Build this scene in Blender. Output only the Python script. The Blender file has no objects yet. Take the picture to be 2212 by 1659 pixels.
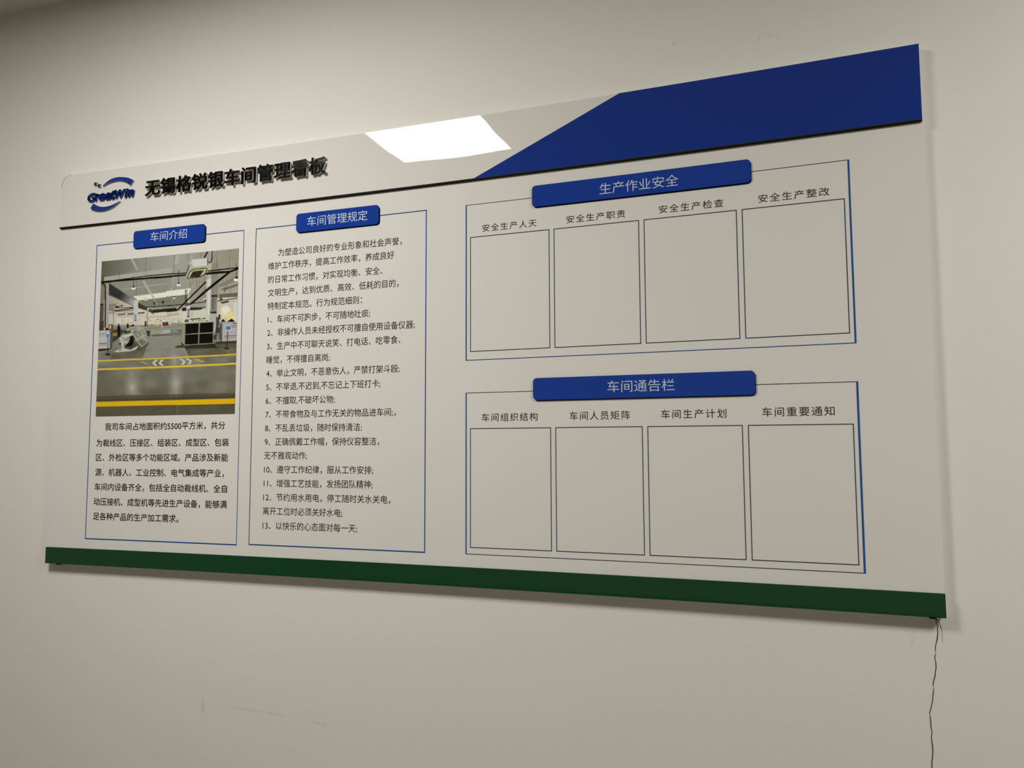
import bpy, bmesh, math
import numpy as np
from mathutils import Vector, Matrix

SC = bpy.context.scene
COL = SC.collection

# ------------------------------------------------------------------ camera
# metres: X along the board from its left edge, Y into the wall, Z up (floor = 0)
H0 = 1.02                       # height of the board's lower edge above the floor
CEIL = H0 + 1.782               # ceiling height
F_PX = 1637.0224
cam_data = bpy.data.cameras.new('camera')
cam = bpy.data.objects.new('camera', cam_data)
COL.objects.link(cam)
right = Vector((0.94715812, 0.32073979, -0.00418097))
down = Vector((-0.02948459, 0.07407535, -0.99681668))
fwd = Vector((-0.31940906, 0.94426629, 0.07961794))
m = Matrix((right, -down, -fwd)).transposed().to_4x4()
m.translation = Vector((2.07512523, -1.74744649, 0.34986815 + H0))
cam.matrix_world = m
cam_data.sensor_fit = 'HORIZONTAL'
cam_data.sensor_width = 36.0
cam_data.lens = F_PX / 2212.0 * 36.0
cam_data.clip_start = 0.05
SC.camera = cam

# ------------------------------------------------------------------ world, exposure
world = bpy.data.worlds.new('room_world')
SC.world = world
world.use_nodes = True
world.node_tree.nodes['Background'].inputs['Color'].default_value = (0.9, 0.95, 1.0, 1)
world.node_tree.nodes['Background'].inputs['Strength'].default_value = 0.0
SC.view_settings.view_transform = 'Standard'
SC.view_settings.look = 'None'
SC.view_settings.exposure = 0.0
SC.view_settings.gamma = 1.0
SC.view_settings.use_curve_mapping = False

LAMP_STRENGTH = 46.0
LAMP_COLOUR = (1.0, 0.965, 0.885)
LAMP_SPOTS = [(0.645, -1.305), (3.60, -1.305)]     # centres of the ceiling light panels

# ------------------------------------------------------------------ materials
def srgb(r, g, b):
    f = lambda c: c / 12.92 if c <= 0.04045 else ((c + 0.055) / 1.055) ** 2.4
    return (f(r / 255), f(g / 255), f(b / 255))

def mat(name, col, rough=0.5, noise=0.0, scale=40.0, bump=0.0, bscale=200.0, ior=1.5, metal=0.0):
    """principled material with a little procedural mottling and bump"""
    M = bpy.data.materials.new(name)
    M.use_nodes = True
    nt = M.node_tree
    p = nt.nodes['Principled BSDF']
    p.inputs['Roughness'].default_value = rough
    p.inputs['IOR'].default_value = ior
    p.inputs['Metallic'].default_value = metal
    tc = nt.nodes.new('ShaderNodeTexCoord')
    nz = nt.nodes.new('ShaderNodeTexNoise')
    nz.inputs['Scale'].default_value = scale
    nz.inputs['Detail'].default_value = 4
    nt.links.new(tc.outputs['Object'], nz.inputs['Vector'])
    rp = nt.nodes.new('ShaderNodeValToRGB')
    rp.color_ramp.elements[0].position = 0.3
    rp.color_ramp.elements[1].position = 0.7
    rp.color_ramp.elements[0].color = (*[c * (1 - noise) for c in col], 1)
    rp.color_ramp.elements[1].color = (*[min(1, c * (1 + noise)) for c in col], 1)
    nt.links.new(nz.outputs['Fac'], rp.inputs['Fac'])
    nt.links.new(rp.outputs['Color'], p.inputs['Base Color'])
    if bump:
        n2 = nt.nodes.new('ShaderNodeTexNoise')
        n2.inputs['Scale'].default_value = bscale
        n2.inputs['Detail'].default_value = 5
        nt.links.new(tc.outputs['Object'], n2.inputs['Vector'])
        b = nt.nodes.new('ShaderNodeBump')
        b.inputs['Strength'].default_value = bump
        b.inputs['Distance'].default_value = 0.002
        nt.links.new(n2.outputs['Fac'], b.inputs['Height'])
        nt.links.new(b.outputs['Normal'], p.inputs['Normal'])
    return M

def wall_mat():
    """white emulsion with a few grey scuffs (position, tilt and size of each in metres)"""
    M = mat('white_emulsion', (0.80, 0.795, 0.76), 0.7, 0.008, 3.0, 0.12, 90)
    nt = M.node_tree
    p = nt.nodes['Principled BSDF']
    base = p.inputs['Base Color'].links[0].from_socket
    tc = [n for n in nt.nodes if n.type == 'TEX_COORD'][0]
    scuffs = [(0.561, -0.371, 0.0, 0.012, 0.030, 0.22), (0.70, -0.366, -0.02, 0.13, 0.008, 0.14),
              (0.79, -0.370, -0.03, 0.06, 0.006, 0.16), (0.925, -0.379, -0.10, 0.025, 0.004, 0.28),
              (0.949, -0.380, 0.0, 0.008, 0.007, 0.25), (1.887, 1.306, 0.2, 0.008, 0.008, 0.20),
              (1.904, 1.306, 0.0, 0.006, 0.004, 0.14), (2.080, 1.279, 0.3, 0.006, 0.007, 0.26),
              (2.104, 1.283, 0.3, 0.009, 0.005, 0.14), (2.121, 1.276, 0.2, 0.006, 0.004, 0.26),
              (2.3365, -0.0455, 0.9, 0.0075, 0.0022, 0.20), (2.3425, -0.0445, -1.0, 0.005, 0.0022, 0.18), (2.340, -0.056, 1.5, 0.0085, 0.003, 0.22),
              (0.42, -0.52, 0.3, 0.05, 0.02, 0.06)]
    nz = nt.nodes.new('ShaderNodeTexNoise')
    nz.inputs['Scale'].default_value = 120
    nt.links.new(tc.outputs['Object'], nz.inputs['Vector'])
    cur = base
    for (u, v, rot, a, b, s) in scuffs:
        mp = nt.nodes.new('ShaderNodeMapping')
        mp.vector_type = 'TEXTURE'
        mp.inputs['Location'].default_value = (u, 0, v + H0)
        mp.inputs['Rotation'].default_value = (0, -rot, 0)
        mp.inputs['Scale'].default_value = (a, 10, b)
        nt.links.new(tc.outputs['Object'], mp.inputs['Vector'])
        ln = nt.nodes.new('ShaderNodeVectorMath')
        ln.operation = 'LENGTH'
        nt.links.new(mp.outputs['Vector'], ln.inputs[0])
        ad = nt.nodes.new('ShaderNodeMath')
        ad.operation = 'MULTIPLY_ADD'
        nt.links.new(nz.outputs['Fac'], ad.inputs[0])
        ad.inputs[1].default_value = 1.2
        nt.links.new(ln.outputs['Value'], ad.inputs[2])
        mr = nt.nodes.new('ShaderNodeMapRange')
        mr.interpolation_type = 'SMOOTHSTEP'
        mr.inputs['From Min'].default_value = 0.5
        mr.inputs['From Max'].default_value = 1.5
        mr.inputs['To Min'].default_value = s
        mr.inputs['To Max'].default_value = 0.0
        nt.links.new(ad.outputs[0], mr.inputs['Value'])
        mx = nt.nodes.new('ShaderNodeMix')
        mx.data_type = 'RGBA'
        nt.links.new(mr.outputs['Result'], mx.inputs['Factor'])
        nt.links.new(cur, mx.inputs['A'])
        mx.inputs['B'].default_value = (0.16, 0.15, 0.12, 1)
        cur = mx.outputs['Result']
    nt.links.new(cur, p.inputs['Base Color'])
    return M

M_WALL = wall_mat()
M_ROOM = mat('room_emulsion', (0.70, 0.69, 0.65), 0.7, 0.02, 3.0)
M_CEIL = mat('ceiling_tile_white', (0.72, 0.71, 0.67), 0.8, 0.02, 8.0, 0.1, 120)
M_FLOOR = mat('grey_floor_tile', (0.19, 0.165, 0.12), 0.45, 0.08, 5.0)
M_PANEL = mat('white_sheet', (0.775, 0.765, 0.745), 0.07, 0.004, 4.0)
M_HEADER = mat('white_acrylic', (0.745, 0.735, 0.715), 0.015, 0.004, 4.0)
M_BLUE = mat('blue_film', (0.006, 0.035, 0.27), 0.035, 0.03, 3.0)
M_PLATE = mat('blue_acrylic', (0.008, 0.046, 0.33), 0.06, 0.03, 8.0)
M_GREEN = mat('green_acrylic', (0.004, 0.052, 0.017), 0.03, 0.04, 4.0)
M_STRIP = mat('black_trim', (0.003, 0.003, 0.003), 0.8, 0.05, ior=1.25)
M_EDGE = mat('black_edge_and_drop_shadow', (0.003, 0.004, 0.009), 0.6, 0.05, ior=1.3)
M_STRIPG = mat('dark_grey_trim', (0.026, 0.025, 0.022), 0.7, 0.05, ior=1.3)
M_GAP_SHADE = mat('gap_shadow_grey', (0.10, 0.10, 0.09), 0.6, 0.05)
M_BLACK = mat('black_letter_face', (0.008, 0.0075, 0.006), 0.25, 0.05)
M_SPACER = mat('pale_letter_side', (0.85, 0.84, 0.78), 0.3, 0.02)
M_SILVER = mat('silver_letter_side', (0.50, 0.52, 0.55), 0.25, 0.03, metal=0.3)
M_LOGO = mat('logo_blue_face', (0.010, 0.034, 0.24), 0.15, 0.04)
M_LINE = mat('blue_line_ink', (0.014, 0.085, 0.32), 0.1, 0.05)
M_LINED = mat('slate_line_ink', (0.028, 0.040, 0.085), 0.1, 0.05)
M_INK = mat('dark_text_ink', (0.030, 0.027, 0.022), 0.12, 0.05)
M_INKH = mat('heading_ink', (0.040, 0.036, 0.028), 0.12, 0.05)
M_INKW = mat('pale_lettering', (0.54, 0.63, 0.78), 0.3, 0.02)
M_CRACK = mat('dark_crack', (0.085, 0.075, 0.055), 0.9, 0.2, 300)
M_CHIP = mat('chipped_plaster', (0.85, 0.84, 0.80), 0.9, 0.05, 300)
M_ALU = mat('white_lamp_frame', (0.75, 0.75, 0.74), 0.4, 0.02)
M_LAMP = bpy.data.materials.new('lamp_diffuser')
M_LAMP.use_nodes = True
_n = M_LAMP.node_tree
_n.nodes.remove(_n.nodes['Principled BSDF'])
_e = _n.nodes.new('ShaderNodeEmission')
_e.inputs['Color'].default_value = (*LAMP_COLOUR, 1)
_e.inputs['Strength'].default_value = LAMP_STRENGTH
_n.links.new(_e.outputs[0], _n.nodes['Material Output'].inputs['Surface'])

# ------------------------------------------------------------------ helpers
BOW = 0.0215
WALL_W = -0.018                 # the wall lies 18 mm behind the face of the lower sheet

def bow(u):
    """the wall, and the board on it, are very slightly hollow along their length"""
    s = (u - 1.2) / 1.2
    a = abs(s)
    if a > 1.3:
        a = 1.3 + 0.25 * (1 - math.exp(-(a - 1.3) / 0.25))
    return BOW * (1 - a * a)

def P(u, v, w):
    """board coordinates: u along, v up, w out of the wall"""
    return (u, bow(u) - w, v + H0)

def link(name, me, parent=None, label=None, cat=None, group=None, kind=None):
    o = bpy.data.objects.new(name, me)
    COL.objects.link(o)
    if parent:
        o.parent = parent
    for k, val in (('label', label), ('category', cat), ('group', group), ('kind', kind)):
        if val:
            o[k] = val
    return o

class MB:
    """collects shapes in board coordinates; build() links them as ONE mesh object"""
    def __init__(s):
        s.v, s.f, s.mi, s.mats = [], [], [], []
    def _m(s, m):
        if m not in s.mats:
            s.mats.append(m)
        return s.mats.index(m)
    def add(s, verts, faces, m):
        k = len(s.v)
        i = s._m(m)
        s.v += verts
        s.f += [tuple(k + a for a in f) for f in faces]
        s.mi += [i] * len(faces)
    def box(s, u0, u1, v0, v1, w0, w1, m, step=0.06):
        n = max(1, int(math.ceil((u1 - u0) / step)))
        vs, fs = [], []
        for i in range(n + 1):
            u = u0 + (u1 - u0) * i / n
            vs += [(u, v0, w0), (u, v1, w0), (u, v1, w1), (u, v0, w1)]
        for i in range(n):
            a = 4 * i
            for j in range(4):
                k = (j + 1) % 4
                fs.append((a + j, a + k, a + 4 + k, a + 4 + j))
        e = 4 * n
        fs += [(3, 2, 1, 0), (e, e + 1, e + 2, e + 3)]
        s.add(vs, fs, m)
        return s
    def prism(s, pts, w0, w1, m, side=None):
        """convex-ish outline of (u, v) points, extruded from w0 to w1"""
        n = len(pts)
        s.add([(u, v, w1) for u, v in pts], [tuple(range(n))], m)
        vs = [(u, v, w0) for u, v in pts] + [(u, v, w1) for u, v in pts]
        s.add(vs, [(i, (i + 1) % n, n + (i + 1) % n, n + i) for i in range(n)] + [tuple(range(n))[::-1]], side or m)
        return s
    def build(s, name, parent=None, smooth=False, **kw):
        me = bpy.data.meshes.new(name)
        me.from_pydata([P(*p) for p in s.v], [], s.f)
        for m in s.mats:
            me.materials.append(m)
        me.polygons.foreach_set('material_index', s.mi)
        if smooth:
            me.polygons.foreach_set('use_smooth', [True] * len(s.f))
        me.update()
        return link(name, me, parent, **kw)

def rounded(u0, u1, v0, v1, r, n=7, corners=(1, 1, 1, 1), step=0.06):
    """outline with rounded corners (bl, br, tr, tl), long edges subdivided"""
    pts = []
    cs = [(u0, v0, 180, corners[0]), (u1, v0, 270, corners[1]), (u1, v1, 0, corners[2]), (u0, v1, 90, corners[3])]
    for (cu, cv, a0, on) in cs:
        if not on:
            pts.append((cu, cv))
            continue
        ou = cu + (r if cu == u0 else -r)
        ov = cv + (r if cv == v0 else -r)
        for i in range(n + 1):
            a = math.radians(a0 + 90 * i / n)
            pts.append((ou + r * math.cos(a), ov + r * math.sin(a)))
    return pts

def strip_faces(mb, u0, u1, v0, v1, w0, w1, r, m, side, corners=(1, 1, 1, 1), n=7, step=0.06, rows=1, wave=None):
    """rounded plate cut in vertical slices so that it can follow the hollow of the wall"""
    us = [u0 + r * (1 - math.cos(math.pi / 2 * i / n)) for i in range(n + 1)]
    k = max(1, int((u1 - u0 - 2 * r) / step))
    us += [u0 + r + (u1 - u0 - 2 * r) * i / k for i in range(1, k)]
    us += [u1 - r * (1 - math.cos(math.pi / 2 * (n - i) / n)) for i in range(n + 1)]
    def lim(u):
        d0 = 0.0
        if u < u0 + r:
            x = (u0 + r - u) / r
            d0 = r * (1 - math.sqrt(max(0, 1 - x * x)))
            return (v0 + (d0 if corners[0] else 0), v1 - (d0 if corners[3] else 0))
        if u > u1 - r:
            x = (u - u1 + r) / r
            d0 = r * (1 - math.sqrt(max(0, 1 - x * x)))
            return (v0 + (d0 if corners[1] else 0), v1 - (d0 if corners[2] else 0))
        return (v0, v1)
    top = [(u, lim(u)[1]) for u in us]
    bot = [(u, lim(u)[0]) for u in us]
    N = len(us)
    vs = []
    for j in range(rows + 1):
        for (u, b), (_, t) in zip(bot, top):
            v = b + (t - b) * j / rows
            vs.append((u, v, w1 + (wave(u, v) if wave else 0.0)))
    mb.add(vs, [(j * N + i, j * N + i + 1, (j + 1) * N + i + 1, (j + 1) * N + i) for j in range(rows) for i in range(N - 1)], m)
    vs = [(u, v, w0) for u, v in bot] + [(u, v, w0) for u, v in top]
    mb.add(vs, [(N + i, N + i + 1, i + 1, i) for i in range(N - 1)], m)
    loop = bot + top[::-1]
    L = len(loop)
    vs = [(u, v, w0) for u, v in loop] + [(u, v, w1 + (wave(u, v) if wave else 0.0)) for u, v in loop]
    mb.add(vs, [(i, (i + 1) % L, L + (i + 1) % L, L + i) for i in range(L)], side)
    return mb

_txt_cache = None
def glyphs(body, offset=0.0, shear=0.0, space=1.0, res=4):
    """outline text as flat polygons: (vertices, faces), em = 1"""
    c = bpy.data.curves.new('lettering', 'FONT')
    c.body = body
    c.resolution_u = res
    c.offset = offset
    c.shear = shear
    c.space_character = space
    o = bpy.data.objects.new('lettering', c)
    COL.objects.link(o)
    bpy.context.view_layer.update()
    dg = bpy.context.evaluated_depsgraph_get()
    me = bpy.data.meshes.new_from_object(o.evaluated_get(dg))
    v = np.array([q.co[:2] for q in me.vertices])
    f = [tuple(q.vertices) for q in me.polygons]
    bpy.data.objects.remove(o)
    bpy.data.curves.remove(c)
    bpy.data.meshes.remove(me)
    return v, f

def fit(v, u0, u1, vc, em, mid=0.382):
    """scale glyphs so that their ink spans u0..u1 and ideographs are centred on vc"""
    a, b = v[:, 0].min(), v[:, 0].max()
    uu = u0 + (v[:, 0] - a) / (b - a) * (u1 - u0)
    vv = vc + (v[:, 1] - mid) * em
    return np.stack([uu, vv], 1)

def bold(q, r, n=8):
    """copies of the strokes shifted round a small circle: heavier lettering"""
    if r <= 0:
        return [q]
    return [q + np.array([r * math.cos(2 * math.pi * k / n), r * math.sin(2 * math.pi * k / n)]) for k in range(n)]

def print_text(name, body, u0, u1, vc, em, w, m, parent, label=None, heavy=0.0, space=1.0):
    v, f = glyphs(body, 0.0, 0, space)
    q = fit(v, u0 + heavy, u1 - heavy, vc, em)
    mb = MB()
    for p in bold(q, heavy, 4):
        mb.add([(float(a), float(b), w) for a, b in p], f, m)
    return mb.build(name, parent, label=label)

def solid(mb, q, f, w0, w1, m, side):
    """extrude flat glyph polygons q (u, v), f from w0 to w1"""
    n = len(q)
    key = {}
    idx = []
    pts = []
    for a, b in q:
        k = (round(float(a), 6), round(float(b), 6))
        if k not in key:
            key[k] = len(pts)
            pts.append(k)
        idx.append(key[k])
    ff = []
    for t in f:
        t2 = []
        for a in t:
            if not t2 or idx[a] != t2[-1]:
                t2.append(idx[a])
        if len(t2) > 1 and t2[0] == t2[-1]:
            t2.pop()
        if len(set(t2)) == len(t2) and len(t2) >= 3:
            ff.append(tuple(t2))
    cnt = {}
    for t in ff:
        for i in range(len(t)):
            e = (t[i], t[(i + 1) % len(t)])
            cnt.setdefault(tuple(sorted(e)), []).append(e)
    N = len(pts)
    mb.add([(a, b, w1) for a, b in pts], ff, m)
    vs = [(a, b, w0) for a, b in pts] + [(a, b, w1) for a, b in pts]
    mb.add(vs, [(e[0][0], e[0][1], N + e[0][1], N + e[0][0]) for e in cnt.values() if len(e) == 1], side)
# ------------------------------------------------------------------ the printed workshop picture
def paint_workshop():
    """colours of the printed picture, drawn shape by shape on a grid of points.
    Shape coordinates are measured on the print: corners K below."""
    SW, SH = 600, 720
    K = [(163, 262), (1357, 150), (1330, 1592), (110, 1618)]       # top left, top right, bottom right, bottom left
    rows = []
    for (s, t), (x, y) in zip(((0, 0), (1, 0), (1, 1), (0, 1)), K):
        rows.append([s, t, 1, 0, 0, 0, -x * s, -x * t, -x])
        rows.append([0, 0, 0, s, t, 1, -y * s, -y * t, -y])
    h = np.linalg.svd(np.array(rows, float))[2][-1].reshape(3, 3)
    S, Tt = np.meshgrid((np.arange(SW) + .5) / SW, (np.arange(SH) + .5) / SH)
    d = h[2, 0] * S + h[2, 1] * Tt + h[2, 2]
    X = (h[0, 0] * S + h[0, 1] * Tt + h[0, 2]) / d
    Y = (h[1, 0] * S + h[1, 1] * Tt + h[1, 2]) / d
    img = np.zeros((SH, SW, 3)) + 120.0
    A = lambda *p: [(80.9 + .4636 * p[i], 121.4 + .4636 * p[i + 1]) for i in range(0, len(p), 2)]
    B = lambda *p: [(728.5 + .4636 * p[i], 121.4 + .4636 * p[i + 1]) for i in range(0, len(p), 2)]
    C = lambda *p: [(80.9 + .4636 * p[i], 647.5 + .4636 * p[i + 1]) for i in range(0, len(p), 2)]
    D = lambda *p: [(728.5 + .4636 * p[i], 647.5 + .4636 * p[i + 1]) for i in range(0, len(p), 2)]
    Z = lambda *p: [(p[i], p[i + 1]) for i in range(0, len(p), 2)]
    def mask(pts):
        xs = [p[0] for p in pts]
        ys = [p[1] for p in pts]
        sel = (X >= min(xs)) & (X <= max(xs)) & (Y >= min(ys)) & (Y <= max(ys))
        ii = np.nonzero(sel)
        px, py = X[ii], Y[ii]
        ins = np.zeros(px.shape, bool)
        n = len(pts)
        for i in range(n):
            x0, y0 = pts[i]
            x1, y1 = pts[(i + 1) % n]
            if y0 == y1:
                continue
            c = (y0 > py) != (y1 > py)
            ins ^= c & (px < (x1 - x0) * (py - y0) / (y1 - y0) + x0)
        return ii[0][ins], ii[1][ins]
    def poly(pts, col, a=1.0):
        ii = mask(pts)
        img[ii] = img[ii] * (1 - a) + np.array(col) * a
    def grad(pts, pa, ca, pb, cb, a=1.0):
        ii = mask(pts)
        dx, dy = pb[0] - pa[0], pb[1] - pa[1]
        t = np.clip(((X[ii] - pa[0]) * dx + (Y[ii] - pa[1]) * dy) / (dx * dx + dy * dy), 0, 1)[:, None]
        img[ii] = img[ii] * (1 - a) + a * (np.array(ca) * (1 - t) + np.array(cb) * t)
    def line(pts, w, col, a=1.0):
        w *= .4636
        for (x0, y0), (x1, y1) in zip(pts[:-1], pts[1:]):
            L = math.hypot(x1 - x0, y1 - y0) or 1
            nx, ny = -(y1 - y0) / L * w / 2, (x1 - x0) / L * w / 2
            poly([(x0 + nx, y0 + ny), (x1 + nx, y1 + ny), (x1 - nx, y1 - ny), (x0 - nx, y0 - ny)], col, a)
        for (x0, y0) in pts[1:-1]:
            ell((x0, y0), w / 2, w / 2, col, 0, a)
    def ell(c, rx, ry, col, soft=0.0, a=1.0):
        r = np.sqrt(((X - c[0]) / rx) ** 2 + ((Y - c[1]) / ry) ** 2)
        k = (a * (r < 1) if soft == 0 else a * np.clip((1 - r) / soft, 0, 1) ** 1.5)[..., None]
        img[:] = img * (1 - k) + np.array(col) * k
    e1 = lambda F, x, y: F(x, y)[0]
    q = .4636
    # ceiling and beams
    grad(Z(60, 100, 1420, 100, 1420, 760, 60, 760), (160, 300), (108, 110, 100), (760, 300), (138, 139, 133))
    grad(Z(900, 100, 1420, 100, 1420, 760, 900, 760), (900, 300), (138, 138, 132), (1360, 300), (126, 124, 112))
    grad(A(170, 290, 860, 240, 860, 480, 225, 600, 170, 600), (165, 270), (84, 84, 72), (480, 300), (122, 124, 114))
    poly(A(715, 255, 760, 255, 862, 455, 825, 468), (150, 152, 146))
    poly(A(225, 600, 1484, 425, 1484, 530, 900, 590, 225, 672), (148, 150, 146))
    poly(A(310, 700, 1484, 600, 1484, 880, 770, 965), (122, 126, 118))
    line(A(560, 830, 1484, 712), 20, (142, 144, 137))
    line(A(600, 745, 1000, 700), 14, (132, 135, 128))
    line(A(960, 670, 1112, 925), 40, (152, 154, 145))
    line(B(205, 190, 178, 350), 66, (152, 152, 150))
    line(B(470, 160, 465, 260), 20, (152, 152, 150))
    line(B(130, 600, 85, 930), 44, (152, 154, 148))
    line(B(0, 715, 450, 680), 16, (142, 143, 136))
    poly(B(0, 600, 455, 570, 450, 810, 0, 860), (128, 132, 124), .6)
    poly(B(455, 600, 760, 600, 760, 1060, 400, 1060), (132, 133, 122))
    poly(B(470, 800, 560, 700, 420, 890), (160, 160, 150))
    poly(B(965, 330, 1350, 280, 1350, 590, 975, 740), (132, 130, 118))
    poly(B(975, 745, 1120, 670, 1350, 560, 1350, 640, 990, 800), (112, 114, 98))
    poly(B(970, 800, 1350, 690, 1350, 900, 970, 900), (142, 142, 128))
    poly(B(1000, 830, 1350, 720, 1350, 760, 1090, 850), (95, 95, 82))
    poly(A(770, 960, 1484, 868, 1484, 962, 860, 1038), (204, 202, 188))
    poly(B(-10, 862, 455, 808, 405, 925, -10, 968), (204, 202, 188))
    poly(A(860, 1040, 1484, 965, 1484, 1190, 1060, 1200), (108, 112, 98))
    poly(B(-10, 965, 405, 925, 350, 1120, -10, 1190), (112, 115, 102))
    line(A(1115, 925, 1220, 1110), 22, (140, 142, 130))
    # far hall
    poly(A(300, 930, 862, 1140, 862, 1500, 300, 1500), (174, 170, 163))
    grad(A(310, 940, 770, 1145, 770, 1180, 310, 1180), (230, 560), (140, 138, 128), (420, 660), (176, 172, 164))
    poly(A(862, 1180, 1060, 1180, 1484, 1230, 1484, 1480, 862, 1500), (186, 181, 168))
    poly(B(-10, 1240, 760, 1190, 760, 1450, -10, 1460), (178, 178, 166))
    poly(B(300, 1240, 380, 1230, 380, 1440, 300, 1440), (184, 182, 174))
    poly(B(950, 1000, 1345, 900, 1345, 1450, 940, 1450), (172, 168, 158))
    ell(e1(B, 1110, 1230), 58, 62, (200, 200, 194), .5)
    poly(B(1260, 1090, 1345, 1060, 1340, 1450, 1255, 1450), (182, 182, 180))
    poly(A(310, 1110, 430, 1095, 600, 1150, 310, 1160), (120, 116, 104))
    for k, (x, w) in enumerate(((455, 90), (590, 12), (620, 40), (690, 60))):
        poly(A(x, 1350, x + w, 1350, x + w, 1460, x, 1460), (196, 192, 186), .6)
    line(A(310, 1180, 780, 1168, 1484, 1138), 13, (44, 44, 38))
    line(A(310, 1205, 470, 1225, 775, 1180), 20, (40, 38, 34))
    line(A(310, 1258, 560, 1235, 775, 1218), 12, (52, 48, 42))
    line(A(310, 1290, 775, 1262), 8, (120, 100, 92))
    line(A(470, 1350, 760, 1325, 1030, 1330), 8, (165, 120, 122))
    poly(A(480, 1296, 622, 1284, 622, 1304, 480, 1318), (70, 66, 58))
    poly(A(665, 1285, 985, 1250, 985, 1282, 665, 1310), (78, 74, 66))
    poly(A(860, 1070, 1032, 1168, 1032, 1230, 860, 1180), (56, 56, 52))
    poly(A(1060, 1200, 1110, 1190, 1160, 1300, 1050, 1240), (60, 60, 56))
    poly(A(1110, 1215, 1484, 1180, 1484, 1240, 1150, 1272), (42, 42, 38))
    poly(A(1050, 1180, 1484, 1150, 1484, 1180, 1110, 1212), (130, 132, 122))
    poly(B(-5, 1192, 190, 1174, 186, 1242, -5, 1258), (36, 35, 31))
    poly(B(295, 1176, 378, 1170, 372, 1232, 295, 1238), (38, 37, 32))
    poly(B(445, 1164, 672, 1166, 670, 1206, 445, 1224), (48, 46, 40))
    line(B(670, 1170, 748, 1164), 12, (48, 46, 40))
    line(B(-5, 1140, 330, 1108, 750, 1064), 16, (48, 48, 42))
    line(A(1150, 1165, 1484, 1118), 8, (60, 60, 52))
    line(A(1030, 1200, 1040, 1500), 16, (110, 106, 98))
    line(A(1160, 1060, 1325, 1075, 1470, 1035), 7, (60, 60, 52))
    line(A(1325, 1040, 1325, 1100), 26, (30, 30, 26))
    ell(e1(A, 1165, 1095), 8, 12, (44, 44, 38))
    line(A(1480, 1330, 1050, 1350), 8, (120, 105, 90))
    line(B(0, 1290, 240, 1275), 7, (130, 110, 95))
    line(B(0, 1315, 235, 1300), 7, (110, 95, 85))
    line(B(480, 1255, 475, 1340), 9, (100, 104, 92))
    # duct on the left
    grad(A(310, 712, 802, 1025, 775, 1152, 310, 937), (330, 560), (50, 50, 48), (440, 620), (152, 152, 158))
    line(A(330, 712, 800, 1022), 16, (118, 118, 110))
    line(A(310, 930, 660, 1085, 775, 1150), 12, (96, 94, 86))
    # columns
    poly(A(776, 1150, 800, 1028, 862, 1036, 862, 1500, 776, 1500), (172, 173, 180))
    poly(A(265, 722, 312, 716, 312, 1562, 236, 1562), (146, 146, 146))
    poly(A(175, 560, 215, 550, 225, 740, 170, 740), (78, 78, 66))
    poly(A(165, 715, 240, 735, 235, 1562, 130, 1600), (112, 110, 97))
    poly(A(225, 1000, 240, 1000, 236, 1600, 218, 1600), (160, 160, 160))
    poly(A(150, 1105, 214, 1105, 202, 1415, 140, 1415), (72, 74, 70))
    line(A(150, 1112, 214, 1112), 22, (28, 28, 26))
    poly(A(135, 1420, 225, 1420, 215, 1600, 130, 1600), (62, 55, 50))
    line(A(180, 722, 228, 738, 250, 785, 248, 1140), 26, (44, 36, 32))
    line(A(248, 1120, 244, 1550), 24, (50, 24, 24))
    line(A(395, 1260, 400, 1480), 12, (120, 112, 98))
    poly(B(762, 360, 842, 330, 842, 640, 770, 640), (158, 158, 148))
    poly(B(748, 640, 840, 620, 826, 1440, 740, 1440), (172, 173, 170))
    poly(B(840, 350, 966, 330, 968, 935, 832, 935), (117, 121, 106))
    line(B(800, 640, 790, 1300), 10, (205, 205, 198))
    poly(B(375, 1110, 445, 1100, 438, 1400, 372, 1400), (180, 180, 174))
    poly(B(400, 930, 440, 930, 430, 1090, 392, 1090), (165, 166, 156))
    poly(B(812, 1290, 935, 1290, 930, 1660, 812, 1660), (152, 152, 148))
    poly(B(785, 120, 836, 114, 842, 322, 788, 328), (142, 142, 134))
    line(B(852, 108, 838, 318, 785, 330), 18, (22, 22, 20))
    line(B(772, 112, 703, 242), 24, (22, 20, 18))
    line(B(970, 105, 860, 260), 6, (80, 80, 72))
    # trusses and cables
    line(A(155, 698, 420, 672, 1000, 622, 1490, 588), 34, (16, 14, 12))
    line(A(420, 662, 1000, 580, 1490, 538), 16, (20, 18, 15))
    line(B(-8, 545, 372, 524), 20, (18, 16, 13))
    line(B(-8, 590, 362, 562), 28, (16, 14, 12))
    line(B(740, 492, 1352, 424), 22, (18, 16, 13))
    line(B(720, 536, 1190, 500), 40, (16, 14, 12))
    line(B(1352, 440, 1190, 500, 820, 800, 440, 1112), 34, (22, 21, 17))
    line(B(1170, 500, 760, 815, 470, 1080), 11, (26, 25, 20))
    line(B(735, 690, 360, 1062, 190, 1232), 26, (26, 25, 20))
    line(B(705, 690, 745, 700), 14, (30, 28, 24))
    line(B(355, 830, 355, 1080), 14, (34, 33, 28))
    line(B(380, 830, 380, 1080), 10, (34, 33, 28))
    ell(e1(B, 390, 1110), 25, 14, (72, 72, 64))
    line(B(960, 1050, 1100, 1030, 1345, 992), 14, (40, 38, 34))
    poly(B(990, 920, 1345, 890, 1345, 970, 990, 985), (92, 88, 76))
    line(B(970, 900, 1345, 880), 10, (165, 163, 150))
    poly(B(1010, 1070, 1170, 1040, 1170, 1070, 1040, 1098), (48, 46, 42))
    ell(e1(B, 1025, 1020), 14, 16, (70, 68, 60))
    line(B(1090, 880, 1130, 740), 10, (75, 74, 64))
    line(B(1085, 890, 1080, 770), 8, (75, 74, 64))
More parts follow.
